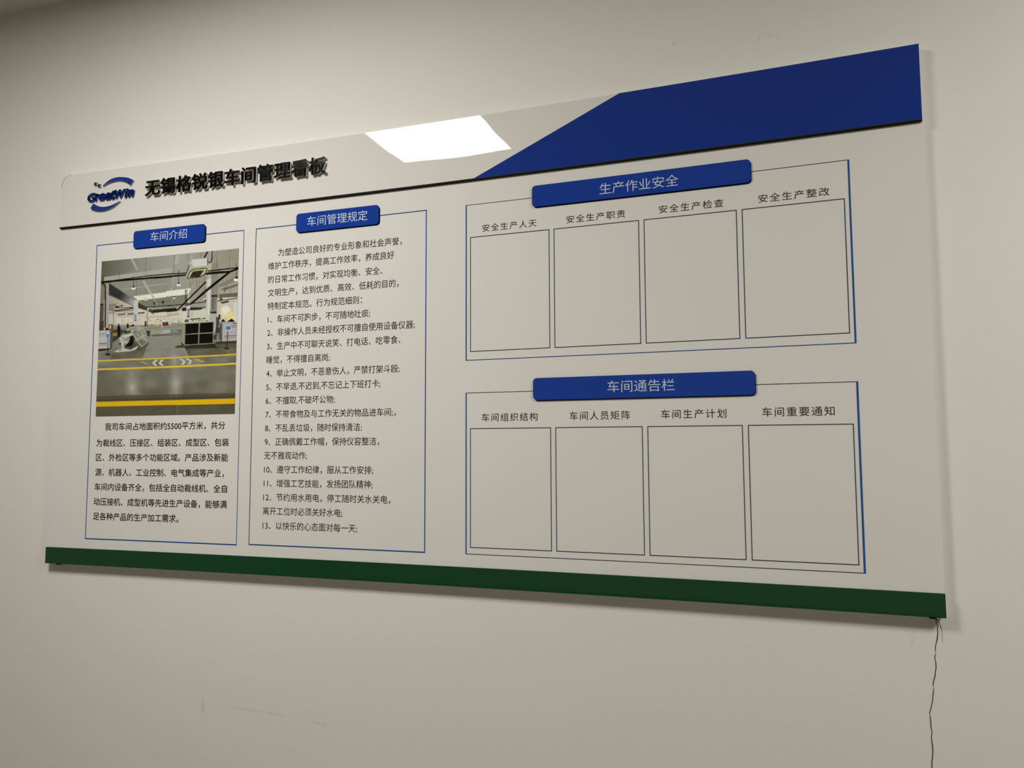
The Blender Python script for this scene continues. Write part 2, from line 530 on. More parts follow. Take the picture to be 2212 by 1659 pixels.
    for F, x0, y0, x1, y1 in ((A, 510, 270, 508, 640), (A, 1005, 228, 1005, 640), (B, 140, 180, 130, 560), (B, 1192, 88, 1175, 430),
                              (B, 640, 140, 638, 240), (B, 395, 155, 395, 300), (B, 945, 170, 935, 430), (B, 565, 640, 570, 820), (B, 445, 680, 440, 800),
                              (A, 835, 660, 832, 940), (A, 1007, 820, 1007, 910), (B, 710, 560, 710, 680), (B, 720, 780, 712, 990), (B, 612, 650, 612, 840),
                              (B, 138, 730, 138, 850), (A, 510, 1160, 512, 1200), (B, 1190, 790, 1185, 890), (B, 1220, 790, 1218, 890)):
        line(F(x0, y0, x1, y1), 7, (84, 84, 74), .85)
    # hanging lamps
    for F, x, y, r, top in ((A, 775, 812, 40, 580), (B, 225, 745, 40, 460), (B, 1310, 652, 52, 340), (A, 1005, 1026, 24, 1000), (B, 140, 992, 25, 960), (B, 715, 1006, 24, 985), (A, 478, 1122, 22, 1090)):
        line(F(x, top, x, y - 20), 8, (36, 36, 32))
        ell(e1(F, x, y), r * q, r * q * .6, (214, 213, 202))
        ell(e1(F, x, y - r * .75), r * q * .5, r * q * .34, (26, 25, 22))
    ell(e1(A, 555, 1135), 7, 7, (30, 30, 26))
    ell(e1(A, 470, 1160), 16, 10, (44, 44, 40))
    ell(e1(B, 732, 1035), 8, 8, (30, 30, 26))
    # air conditioner
    poly(B(430, 312, 480, 272, 755, 244, 758, 382, 428, 418), (176, 180, 182))
    poly(B(430, 312, 480, 272, 478, 405, 428, 416), (160, 164, 164))
    poly(B(432, 330, 428, 418, 368, 560, 375, 480), (70, 70, 62))
    poly(B(425, 415, 832, 380, 752, 520, 650, 602, 402, 636, 368, 602, 392, 500), (156, 155, 130))
    line(B(388, 602, 440, 490, 500, 456, 738, 430, 760, 452, 718, 545, 640, 594, 405, 626, 388, 602), 14, (26, 25, 21))
    poly(B(492, 495, 696, 470, 622, 590, 430, 606), (46, 43, 38))
    line(B(770, 262, 768, 382), 12, (44, 44, 40))
    line(B(465, 370, 470, 400), 12, (60, 60, 56))
    # banners on the columns
    poly(B(836, 940, 952, 938, 940, 1278, 820, 1278), (112, 112, 110))
    line(B(836, 955, 952, 952), 32, (30, 29, 27))
    line(B(822, 1264, 940, 1262), 28, (30, 29, 27))
    for k in range(5):
        line(B(862, 1000 + k * 20, 884, 1000 + k * 20), 12, (32, 32, 32))
        line(B(860, 1108 + k * 18, 880, 1108 + k * 18), 11, (36, 34, 32))
    for k in range(5):
        line(B(898, 1000 + k * 20, 916, 1000 + k * 20), 10, (128, 118, 80) if k % 2 else (70, 66, 56))
    for k in range(4):
        line(B(855, 1190 + k * 15, 910, 1190 + k * 15), 9, (150, 92, 58) if k % 2 else (120, 110, 96))
    poly(B(388, 1198, 442, 1198, 434, 1352, 380, 1352), (140, 142, 142))
    line(B(388, 1204, 442, 1204), 14, (34, 33, 30))
    line(B(384, 1342, 436, 1342), 18, (38, 36, 33))
    for k in range(5):
        line(B(398, 1232 + k * 20, 424, 1232 + k * 20), 9, (90, 92, 96))
    poly(A(790, 1290, 832, 1290, 830, 1415, 788, 1415), (132, 136, 142))
    line(A(788, 1412, 832, 1412), 14, (44, 42, 40))
    # windows, clutter of the far workshop
    poly(B(1040, 1266, 1088, 1264, 1088, 1400, 1040, 1400), (216, 188, 130))
    poly(B(1136, 1250, 1246, 1244, 1246, 1392, 1136, 1398), (216, 186, 124))
    poly(B(975, 1304, 1012, 1300, 1012, 1394, 975, 1394), (40, 40, 40))
    poly(B(1238, 1330, 1290, 1325, 1290, 1420, 1238, 1425), (186, 186, 190))
    poly(B(1020, 1440, 1062, 1378, 1115, 1440), (32, 28, 28))
    poly(B(1140, 1440, 1222, 1376, 1285, 1425, 1285, 1440), (30, 26, 26))
    poly(B(935, 1340, 965, 1350, 1000, 1440, 930, 1640), (66, 60, 58))
    rng = np.random.RandomState(5)
    for k in range(95):
        x, y = rng.uniform(870, 1480), rng.uniform(1360, 1500)
        c = rng.choice([40, 70, 100, 150, 205])
        w = rng.uniform(10, 40)
        line(A(x, y, x + w * rng.choice([1, .2]), y + w * .6 * rng.choice([0, 1])), rng.uniform(5, 12), (c, c * .97, c * .92), .8)
    for k in range(60):
        x, y = rng.uniform(0, 300), rng.uniform(1370, 1500)
        c = rng.choice([36, 60, 90, 150, 200])
        w = rng.uniform(10, 40)
        line(B(x, y, x + w * rng.choice([1, .2]), y + w * .6 * rng.choice([0, 1])), rng.uniform(5, 12), (c, c * .97, c * .92), .8)
    # floor
    grad(Z(60, 880, 1420, 880, 1420, 1660, 60, 1660), (700, 900), (114, 116, 108), (700, 1600), (92, 90, 78))
    poly(C(110, 780, 420, 600, 520, 560, 1484, 555, 1484, 600, 110, 900), (112, 114, 106))
    poly(C(1090, 560, 1484, 550, 1490, 600, 1060, 700), (132, 133, 126))
    poly(C(340, 880, 900, 640, 1080, 720, 950, 975, 110, 1020, 110, 990), (84, 84, 73), .75)
    poly(C(110, 960, 340, 810, 480, 790, 400, 880, 330, 1010, 110, 1020), (104, 105, 96))
    poly(C(1070, 600, 1490, 590, 1490, 1000, 950, 1010), (122, 123, 116))
    poly(D(-5, 590, 320, 580, 345, 780, 432, 960, -5, 990), (122, 123, 116))
    poly(D(325, 760, 880, 715, 1330, 690, 1325, 905, 430, 950), (78, 77, 64))
    poly(D(430, 860, 860, 800, 1325, 790, 1325, 905, 430, 950), (92, 91, 78), .8)
    # benches, rails
    line(C(930, 410, 1310, 380, 1484, 372), 12, (168, 128, 66))
    line(D(-5, 372, 120, 362, 285, 350), 14, (158, 130, 66))
    poly(C(1010, 470, 1095, 465, 1095, 570, 1030, 575), (60, 58, 46))
    poly(C(1090, 468, 1305, 462, 1305, 565, 1090, 570), (142, 138, 118))
    poly(C(1310, 462, 1484, 452, 1484, 525, 1310, 530), (152, 150, 156))
    line(C(1110, 562, 1484, 545), 36, (86, 86, 76))
    line(C(1215, 480, 1215, 570), 10, (96, 96, 90))
    line(D(-5, 540, 290, 520), 40, (96, 98, 88))
    poly(D(-5, 455, 80, 452, 80, 512, -5, 515), (154, 152, 158))
    line(D(90, 450, 90, 555), 22, (92, 98, 94))
    poly(D(180, 455, 300, 445, 300, 530), (88, 92, 82))
    line(C(950, 468, 1484, 432), 18, (112, 138, 134))
    line(D(-5, 432, 292, 418), 20, (108, 134, 130))
    poly(C(1322, 312, 1425, 306, 1425, 372, 1326, 376), (58, 42, 40))
    poly(C(1345, 320, 1400, 318, 1395, 350, 1350, 352), (132, 50, 42))
    line(C(1312, 430, 1312, 300, 1484, 292), 9, (190, 188, 182))
    poly(C(988, 290, 1018, 290, 1018, 390, 985, 390), (62, 44, 42))
    # left side: cabinet, people, machine
    poly(C(310, 350, 392, 348, 392, 462, 315, 462), (88, 60, 46))
    poly(C(326, 362, 358, 362, 358, 440, 326, 440), (178, 150, 118))
    line(C(390, 440, 700, 425), 10, (88, 72, 54))
    poly(C(385, 455, 560, 450, 600, 475, 500, 610, 385, 700), (58, 56, 50))
    poly(C(385, 515, 470, 510, 470, 570, 390, 575), (140, 112, 52))
    ell(e1(C, 500, 362), 7, 8, (24, 23, 22))
    poly(C(472, 395, 500, 372, 528, 395, 530, 470, 512, 600, 482, 600, 476, 470), (24, 24, 23))
    poly(C(645, 420, 650, 350, 668, 330, 685, 350, 690, 415), (34, 31, 30))
    ell(e1(C, 735, 325), 17, 12, (192, 168, 96))
    poly(C(695, 390, 740, 368, 770, 345, 800, 388), (30, 28, 26))
    poly(C(560, 470, 640, 455, 720, 490, 620, 530), (52, 50, 46))
    poly(C(240, 470, 260, 420, 300, 420, 320, 465), (28, 26, 26))
    poly(C(130, 476, 332, 460, 330, 800, 112, 816), (164, 165, 171))
    poly(C(332, 462, 388, 470, 382, 700, 370, 800, 330, 804), (76, 76, 78))
    poly(C(108, 816, 330, 802, 372, 800, 300, 838, 108, 862), (44, 43, 38))
    for y, w, c in ((532, 16, 112), (568, 10, 118), (714, 15, 76), (748, 10, 84)):
        line(C(125, y, 280, y - 8), w, (c, c, c + 4))
    poly(C(245, 530, 338, 524, 332, 612, 244, 612), (186, 192, 204))
    poly(C(258, 542, 332, 537, 330, 562, 257, 566), (30, 78, 150))
    poly(C(256, 576, 328, 572, 326, 600, 254, 603), (30, 78, 150))
    line(C(298, 612, 296, 912), 11, (34, 34, 32))
    ell(e1(C, 296, 920), 24, 8, (32, 32, 29))
    # robot with its wire cage
    poly(C(600, 740, 900, 640, 1060, 690, 1060, 740, 900, 830, 620, 830), (62, 62, 54), .8)
    poly(C(408, 866, 560, 792, 720, 828, 850, 758, 866, 770, 826, 822, 740, 856, 440, 878), (168, 168, 160))
    poly(C(500, 845, 545, 812, 560, 815, 520, 850), (70, 70, 62))
    poly(C(508, 672, 602, 668, 600, 815, 560, 822, 552, 742), (164, 164, 159))
    poly(C(500, 605, 560, 578, 705, 640, 640, 730, 602, 668, 530, 662), (166, 166, 160))
    poly(C(555, 560, 740, 518, 765, 548, 610, 615), (172, 172, 167))
    line(C(560, 600, 700, 655), 12, (70, 70, 64))
    line(C(575, 640, 690, 668), 9, (80, 80, 72))
    ell(e1(C, 525, 716), 8, 9, (36, 36, 34))
    poly(C(715, 575, 795, 552, 806, 622, 745, 760, 636, 775, 650, 722, 700, 680), (20, 20, 18))
    poly(C(620, 470, 700, 440, 740, 500, 640, 530), (66, 66, 60))
    cage = C(690, 420, 860, 394, 945, 420, 1022, 540, 1030, 690, 930, 775, 820, 640)
    poly(cage, (122, 124, 115), .45)
    for pts in (C(690, 420, 940, 770), C(690, 420, 860, 394, 945, 420, 1022, 540, 870, 636), C(720, 500, 900, 400), C(860, 394, 960, 570, 1030, 680),
                C(740, 440, 800, 500, 900, 585, 1020, 545), C(1022, 540, 1030, 690, 930, 775), C(800, 500, 880, 440, 945, 420), C(850, 640, 920, 600, 1010, 640),
                C(760, 545, 860, 700, 930, 775)):
        line(pts, 9, (170, 170, 160))
    for pts in (C(780, 420, 1000, 720), C(880, 400, 1030, 640), C(830, 650, 1000, 470), C(900, 740, 1050, 650), C(760, 620, 900, 790), C(900, 790, 1060, 700)):
        line(pts, 5, (140, 140, 130))
    poly(C(770, 480, 830, 450, 840, 520, 800, 540), (96, 98, 90), .7)
    poly(C(640, 440, 690, 430, 700, 465, 660, 480), (150, 156, 90))
    # wheeled board, machine and sign on the right
    poly(D(160, 765, 300, 735, 345, 790, 168, 792), (58, 57, 50))
    poly(D(330, 745, 900, 705, 960, 790, 360, 815), (46, 45, 38))
    poly(D(288, 322, 346, 330, 340, 748, 284, 690), (126, 129, 106))
    poly(D(342, 326, 888, 296, 882, 712, 334, 748), (126, 124, 112))
    for a in ((354, 342, 604, 328, 601, 515, 351, 531), (630, 326, 880, 312, 875, 498, 622, 513), (349, 546, 600, 531, 596, 716, 345, 730), (618, 531, 872, 515, 868, 700, 612, 713)):
        poly(D(*a), (13, 12, 10))
    line(D(288, 322, 350, 326, 890, 292), 13, (166, 166, 156))
    poly(D(340, 262, 415, 255, 415, 308, 340, 312), (74, 76, 68))
    for k in range(26):
        x = rng.uniform(440, 760)
        c = rng.choice([60, 96, 150])
        line(D(x, 285 + rng.uniform(-14, 10), x + rng.uniform(12, 40), 283 + rng.uniform(-14, 8)), 9, (c, c, c * .93))
    line(D(438, 256, 645, 242), 20, (26, 62, 34))
    line(D(664, 246, 736, 236), 16, (26, 62, 34))
    line(D(275, 695, 330, 750), 20, (24, 23, 20))
    poly(D(885, 560, 925, 540, 960, 530, 930, 640, 890, 645), (60, 57, 48))
    poly(D(925, 400, 1000, 410, 995, 520, 920, 520), (60, 56, 52))
    poly(D(890, 690, 1045, 665, 1330, 655, 1325, 700, 960, 720), (52, 51, 42))
    poly(D(1000, 345, 1048, 328, 1048, 668, 988, 625), (72, 74, 80))
    poly(D(1048, 330, 1336, 314, 1330, 656, 1048, 672), (152, 152, 156))
    for y, w, c in ((380, 14, 96), (410, 12, 100), (570, 13, 84), (602, 11, 88)):
        line(D(1085 if y > 500 else 1215, y, 1332, y - 14), w, (c, c, c + 2))
    line(D(1245, 330, 1330, 326), 14, (40, 40, 40))
    poly(D(1098, 382, 1212, 374, 1228, 462, 1118, 474), (184, 190, 202))
    poly(D(1110, 394, 1202, 386, 1206, 412, 1116, 420), (26, 66, 126))
    poly(D(1118, 430, 1208, 422, 1213, 446, 1124, 456), (26, 66, 126))
    line(D(1152, 472, 1138, 800), 13, (32, 32, 29))
    ell(e1(D, 1136, 804), 24, 8, (30, 30, 26))
    line(D(1125, 835, 1090, 910), 7, (60, 60, 52))
    # mottled concrete, sheen of the lamps, floor markings
    f = mask(Z(60, 1040, 1420, 1000, 1420, 1660, 60, 1660))
    n = np.zeros_like(X)
    for k in range(40):
        fx, fy, ph = rng.normal(0, .018), rng.normal(0, .03), rng.uniform(0, 6.28)
        n += np.cos(X * fx + Y * fy + ph)
    img[f] += (n[f] * 1.15)[:, None]
    ell((1190, 1330), 190, 130, (122, 119, 110), .9, .6)
    ell((620, 1400), 130, 90, (84, 83, 70), .9, .6)
    ell((200, 1370), 120, 130, (88, 87, 74), .9, .7)
    ell((430, 1360), 100, 150, (168, 167, 160), 1.0, .9)
    ell((425, 1240), 70, 140, (132, 131, 124), 1.0, .7)
    ell((810, 1330), 90, 190, (160, 159, 153), 1.0, .9)
    ell((795, 1130), 60, 150, (146, 146, 140), 1.0, .8)
    ell((940, 1560), 160, 60, (104, 102, 90), 1.0, .8)
    line([e1(C, 105, 1040), e1(C, 1490, 982)], 25, (196, 166, 54))
    line([e1(D, -10, 985), e1(D, 1330, 914)], 25, (196, 168, 60))
    line([e1(C, 95, 1202), e1(C, 1490, 1150)], 34, (198, 168, 48))
    line([e1(D, -10, 1156), e1(D, 1330, 1088)], 34, (198, 172, 58))
    for a in ((1188, 1015, 1250, 1014, 1172, 1075, 1224, 1130, 1180, 1136, 1128, 1076), (1300, 1014, 1352, 1012, 1292, 1072, 1348, 1124, 1300, 1130, 1246, 1073)):
        poly(C(*a), (178, 178, 168))
    for a in ((238, 996, 288, 992, 362, 1045, 326, 1108, 272, 1110, 318, 1050), (345, 991, 400, 988, 480, 1038, 450, 1102, 398, 1105, 438, 1043)):
        poly(D(*a), (178, 178, 168))
    line(C(912, 1068, 960, 1058, 990, 1088, 1045, 1096), 18, (176, 154, 62), .8)
    line(D(532, 1016, 600, 1014, 640, 1046, 715, 1042), 22, (182, 160, 62), .9)
    grad(Z(60, 1440, 1420, 1405, 1420, 1700, 60, 1700), (700, 1440), (70, 66, 52), (700, 1600), (78, 74, 60), .75)
    line([(100, 1478), (1340, 1438)], 30, (66, 60, 46), .8)
    poly(Z(80, 1490, 1400, 1456, 1400, 1500, 80, 1532), (206, 162, 26))
    line([(800, 1180), (818, 1455)], 5, (140, 140, 130), .6)
    line([(822, 1502), (832, 1620)], 6, (142, 140, 128), .8)
    f = rng.normal(0, 6.0, X.shape)[..., None]
    img[:] = np.clip(img + f, 0, 255)
    img = img.reshape(SH // 2, 2, SW // 2, 2, 3).mean((1, 3))
    return img / 255.0

def build_workshop_print(parent):
    img = paint_workshop()
    lin = np.where(img <= .04045, img / 12.92, ((img + .055) / 1.055) ** 2.4)
    alb = np.clip((lin - 0.008) / PRINT_LIGHT, 0.002, 0.85)
    nh, nw = alb.shape[:2]
    u0, u1, v0, v1, w = 0.1644, 0.6570, 0.4392, 0.9112, 0.0008
    us = np.linspace(u0, u1, nw)
    vs = np.linspace(v1, v0, nh)
    bb = np.array([bow(u) for u in us])
    UU, VV = np.meshgrid(us, vs)
    co = np.stack([UU, np.broadcast_to(bb - w, UU.shape), VV + H0], -1).reshape(-1, 3)
    i = np.arange(nh * nw).reshape(nh, nw)
    quads = np.stack([i[1:, :-1], i[1:, 1:], i[:-1, 1:], i[:-1, :-1]], -1).reshape(-1, 4)
    me = bpy.data.meshes.new('workshop_photograph')
    me.vertices.add(len(co))
    me.vertices.foreach_set('co', co.astype(np.float32).ravel())
    me.loops.add(quads.size)
    me.loops.foreach_set('vertex_index', quads.ravel().astype(np.int32))
    me.polygons.add(len(quads))
    me.polygons.foreach_set('loop_start', np.arange(0, quads.size, 4, dtype=np.int32))
    me.update(calc_edges=True)
    at = me.color_attributes.new('printed_colour', 'FLOAT_COLOR', 'POINT')
    rgba = np.concatenate([alb.reshape(-1, 3), np.ones((nh * nw, 1))], 1)
    at.data.foreach_set('color', rgba.astype(np.float32).ravel())
    M = bpy.data.materials.new('printed_picture')
    M.use_nodes = True
    p = M.node_tree.nodes['Principled BSDF']
    p.inputs['Roughness'].default_value = 0.08
    a = M.node_tree.nodes.new('ShaderNodeAttribute')
    a.attribute_name = 'printed_colour'
    M.node_tree.links.new(a.outputs['Color'], p.inputs['Base Color'])
    me.materials.append(M)
    return link('workshop_photograph', me, parent, label='colour print of a factory workshop with yellow floor lines')

PRINT_LIGHT = 0.66
# ------------------------------------------------------------------ the room
X0, X1, YB = -2.6, 6.2, -5.2
def room_box(name, a, b, m, kind='structure', parent=None):
    me = bpy.data.meshes.new(name)
    (x0, y0, z0), (x1, y1, z1) = a, b
    me.from_pydata([(x, y, z) for x in (x0, x1) for y in (y0, y1) for z in (z0, z1)], [],
                   [(0, 1, 3, 2), (4, 6, 7, 5), (0, 4, 5, 1), (2, 3, 7, 6), (0, 2, 6, 4), (1, 5, 7, 3)])
    me.materials.append(m)
    return link(name, me, parent, kind=kind)

WY = 0.018                       # y of the wall at the ends of the board
room_box('floor', (X0, YB, -0.1), (X1, 0.25, 0.0), M_FLOOR)
room_box('ceiling', (X0, YB, CEIL), (X1, 0.25, CEIL + 0.1), M_CEIL)
room_box('wall_left', (X0 - 0.15, YB, 0), (X0, 0.25, CEIL), M_ROOM)
room_box('wall_right', (X1, YB, 0), (X1 + 0.15, 0.25, CEIL), M_ROOM)
room_box('wall_back', (X0 - 0.15, YB - 0.15, 0), (X1 + 0.15, YB, CEIL), M_ROOM)

# the wall that carries the board
us = list(np.arange(X0, X1 + 0.001, 0.1))
n = len(us)
vs, fs = [], []
for u in us:
    y = bow(u) - WALL_W
    vs += [(u, y, 0), (u, y, CEIL), (u, 0.25, CEIL), (u, 0.25, 0)]
for i in range(n - 1):
    a = 4 * i
    for j in range(4):
        k = (j + 1) % 4
        fs.append((a + j, a + 4 + j, a + 4 + k, a + k))
fs += [(0, 1, 2, 3), (4 * n - 1, 4 * n - 2, 4 * n - 3, 4 * n - 4)]
me = bpy.data.meshes.new('wall_front')
me.from_pydata(vs, [], fs)
me.materials.append(M_WALL)
me.polygons.foreach_set('use_smooth', [True] * (4 * (n - 1)) + [False] * 2)
try:
    me.set_sharp_from_angle(angle=math.radians(30))
except Exception:
    pass
wall = link('wall_front', me, None, kind='structure', label='white painted wall behind the notice board')

# ------------------------------------------------------------------ ceiling lights
def lamp(x, y, label):
    r = bpy.data.objects.new('ceiling_light', None)
    COL.objects.link(r)
    r.location = (x, y, CEIL)
    r['label'] = label
    r['category'] = 'light'
    r['group'] = 'ceiling light panels'
    o, i, t = 0.300, 0.268, 0.012
    me = bpy.data.meshes.new('lamp_frame')
    v, f = [], []
    for (x0, x1, y0, y1) in ((-o, o, -o, -i), (-o, o, i, o), (-o, -i, -i, i), (i, o, -i, i)):
        k = len(v)
        v += [(a, b, c) for a in (x0, x1) for b in (y0, y1) for c in (-t, 0)]
        f += [tuple(k + q for q in s) for s in ((0, 1, 3, 2), (4, 6, 7, 5), (0, 4, 5, 1), (2, 3, 7, 6), (0, 2, 6, 4), (1, 5, 7, 3))]
    me.from_pydata(v, [], f)
    me.materials.append(M_ALU)
    link('lamp_frame', me, r)
    me = bpy.data.meshes.new('diffuser')
    me.from_pydata([(-i, -i, -.008), (-i, i, -.008), (i, i, -.008), (i, -i, -.008)], [], [(0, 1, 2, 3)])
    me.materials.append(M_LAMP)
    link('diffuser', me, r, label='glowing white diffuser')
    return r
lamp(*LAMP_SPOTS[0], 'square white ceiling light panel mirrored in the white header of the board')
lamp(*LAMP_SPOTS[1], 'square white ceiling light panel further right, beyond the blue end of the board')

# ------------------------------------------------------------------ the notice board
BW, BT = 2.4, 1.1945            # size of the board
HD = 1.0253                     # lower edge of the header
board = bpy.data.objects.new('notice_board', None)
COL.objects.link(board)
board.location = (0, 0, 0)
board['label'] = 'large white workshop notice board with blue header corner and green bottom bar on white wall'
board['category'] = 'notice board'

mb = MB()
strip_faces(mb, 0, BW, 0, BT, -0.0175, 0, 0.002, M_PANEL, M_PANEL)
backing = mb.build('back_sheet', board, label='large glossy white lower sheet')

def ripple(u, v):
    """the acrylic header is not perfectly flat: dents of a fraction of a millimetre near its upper edge"""
    g = math.exp(-((u - 1.29) / 0.22) ** 2)
    w = -RIP_V * 0.028 * 0.886 * (math.erf((v - 1.142) / 0.026) + 1) * g
    w += -RIP_B * 0.018 * 0.886 * (math.erf((v - 1.100) / 0.018) + 1) * math.exp(-((u - 1.34) / 0.09) ** 2)
    return w
RIP_V, RIP_B = 0.004, 0.003
mb = MB()
strip_faces(mb, 0.0, BW, HD + 0.003, BT, 0.0, 0.005, 0.036, M_HEADER, M_HEADER, corners=(0, 0, 0, 1), n=12, step=0.012, rows=44, wave=ripple)
header = mb.build('header_panel', board, label='raised glossy white header sheet with one rounded corner')
hm = header.data
hm.polygons.foreach_set('use_smooth', [abs(p.normal.y) > 0.9 for p in hm.polygons])
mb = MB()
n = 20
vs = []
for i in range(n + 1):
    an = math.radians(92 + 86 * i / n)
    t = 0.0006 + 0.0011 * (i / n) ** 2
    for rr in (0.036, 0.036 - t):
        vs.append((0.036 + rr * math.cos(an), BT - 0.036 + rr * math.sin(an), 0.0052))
mb.add(vs, [(2 * i, 2 * i + 1, 2 * i + 3, 2 * i + 2) for i in range(n)], M_GAP_SHADE)  # shadow of the gap behind the rounded corner, drawn as a dark ribbon
mb.build('corner_gap_shadow', header, label='thin dark line painted as gap shadow round the rounded corner')
mb = MB()
a, b = (1.3734, HD + 0.003), (1.757, BT)
k = 14
vs, fs = [], []
for i in range(k + 1):
    t = i / k
    u = a[0] + (b[0] - a[0]) * t
    vs += [(u, a[1], .0056), (u, a[1] + (b[1] - a[1]) * t, .0056)]
for i in range(1, k + 1):
    u = b[0] + (BW - b[0]) * i / k
    vs += [(u, a[1], .0056), (u, b[1], .0056)]
fs = [(2 * i, 2 * i + 2, 2 * i + 3, 2 * i + 1) for i in range(2 * k)]
mb.add(vs, fs, M_BLUE)
N = len(vs)
loop = [2 * i for i in range(2 * k + 1)] + [2 * i + 1 for i in range(2 * k + 1)][::-1]
vs2 = [(vs[i][0], vs[i][1], .005) for i in loop] + [vs[i] for i in loop]
L = len(loop)
mb.add(vs2, [(i, (i + 1) % L, L + (i + 1) % L, L + i) for i in range(L)], M_BLUE)
mb.build('blue_corner', header, label='dark blue slanted band at the right end of the header')
mb = MB()
mb.box(0, BW, HD, HD + 0.0026, 0.0, 0.0055, M_STRIP)
mb.box(0, BW, HD + 0.0026, HD + 0.0050, 0.0, 0.0060, M_STRIPG)
mb.build('divider_strip', board, label='thin black strip under the header')

mb = MB()
strip_faces(mb, 0, BW, 0.0, 0.0481, 0.0, 0.005, 0.001, M_GREEN, M_GREEN)
mb.build('bottom_bar', board, label='dark green bar along the bottom')
for u in (0.043, 2.377):
    mb = MB()
    mb.box(u - .006, u + .006, -0.0035, 0.001, -0.015, 0.001, M_STRIP)
    mb.build('mounting_foot', board, label='tiny black foot under the bottom bar')

# ------------------------------------------------------------------ sections with their plates
def outline(u0, u1, v0, v1, t, m, gap=None, w=0.0005):
    """printed frame; t = widths of (left, right, top, bottom), m = inks of the same; gap leaves the plate free"""
    mb = MB()
    mb.box(u0, u0 + t[0], v0, v1, 0, w, m[0])
    mb.box(u1 - t[1], u1, v0, v1, 0, w, m[1])
    mb.box(u0 + t[0], gap[0], v1 - t[2], v1, 0, w, m[2])
    mb.box(gap[1], u1 - t[1], v1 - t[2], v1, 0, w, m[2])
    mb.box(u0 + t[0], u1 - t[1], v0, v0 + t[3], 0, w, m[3])
    return mb

SECTIONS = [
    # what, frame, frame widths, inks, plate, plate text, text extent, text centre, em
    ('introduction', (0.1423, 0.6737, 0.0755, 0.9637), (.0024, .0018, .0024, .0032), (M_LINE, M_LINE, M_LINE, M_LINE),
     (0.2845, 0.5417, 0.9404, 0.9931), '车间介绍', (0.3474, 0.4790), 0.9704, 0.0310),
    ('rules', (0.7128, 1.2432, 0.0780, 0.9637), (.0020, .0026, .0024, .0030), (M_LINED, M_LINE, M_LINE, M_LINE),
     (0.8480, 1.1045, 0.9388, 0.9913), '车间管理规定', (0.8835, 1.0707), 0.9662, 0.0300),
    ('production safety', (1.3533, 2.2572, 0.5618, 0.9638), (.0030, .0036, .0013, .0018), (M_LINE, M_LINE, M_LINED, M_LINE),
     (1.5332, 2.0530, 0.9380, 0.9918), '生产作业安全', (1.7048, 1.8923), 0.9634, 0.0300),
    ('workshop notices', (1.3533, 2.2572, 0.0795, 0.4806), (.0030, .0040, .0014, .0015), (M_LINE, M_LINE, M_LINED, M_LINED),
     (1.5328, 2.0493, 0.4574, 0.5112), '车间通告栏', (1.7172, 1.8733), 0.4850, 0.0300),
]
for what, fr, t, inks, pl, text, ext, vc, em in SECTIONS:
    o = outline(*fr, t, inks, (pl[0] + .001, pl[1] - .001)).build('section_frame', board, label='thin blue frame of the %s section' % what)
    mb = MB()
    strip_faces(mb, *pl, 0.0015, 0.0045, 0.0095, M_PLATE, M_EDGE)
    p = mb.build('title_plate', board, label='raised blue rounded title plate of the %s section' % what)
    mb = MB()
    strip_faces(mb, pl[0] + .002, pl[1] + .0016, pl[2] - .0022, pl[3] - .003, 0.0, 0.0015, 0.0095, M_EDGE, M_EDGE)  # black copy of the plate, offset down and right as a drop shadow
    mb.build('plate_drop_shadow', p, label='thin black drop-shadow sheet showing under the plate')
    print_text('plate_lettering', text, ext[0], ext[1], vc, em, 0.0049, M_INKW, p, label='pale lettering reading ' + text)

SLOT_U = [(1.3658, 1.5763), (1.5874, 1.7978), (1.8089, 2.0202), (2.0313, 2.2453)]
SLOT_V = [(0.5838, 0.8790), (0.0959, 0.3910)]
HEADS = [[('安全生产人天', 1.3988, 1.5435, 0.8990), ('安全生产职责', 1.6200, 1.7652, 0.8985),
          ('安全生产检查', 1.8452, 1.9921, 0.8988), ('安全生产整改', 2.0675, 2.2154, 0.8986)],
         [('车间组织结构', 1.3970, 1.5430, 0.4176), ('车间人员矩阵', 1.6233, 1.7690, 0.4178),
          ('车间生产计划', 1.8408, 1.9858, 0.4180), ('车间重要通知', 2.0621, 2.2090, 0.4190)]]
for (v0, v1), heads in zip(SLOT_V, HEADS):
    for (u0, u1), (text, a, b, vc) in zip(SLOT_U, heads):
        mb = MB()
        tt = 0.0017
        mb.box(u0, u0 + tt, v0, v1, 0, .0006, M_LINED)
        mb.box(u1 - tt, u1, v0, v1, 0, .0006, M_LINED)
        mb.box(u0 + tt, u1 - tt, v1 - tt, v1, 0, .0006, M_LINED)
        mb.box(u0 + tt, u1 - tt, v0, v0 + tt, 0, .0006, M_LINED)
        s = mb.build('document_slot', board, label='empty page frame headed ' + text)
        print_text('column_heading', text, a, b, vc, 0.0205 if v0 > 0.5 else 0.0220, 0.0005, M_INKH, s, label='dark heading reading ' + text, space=1.2)

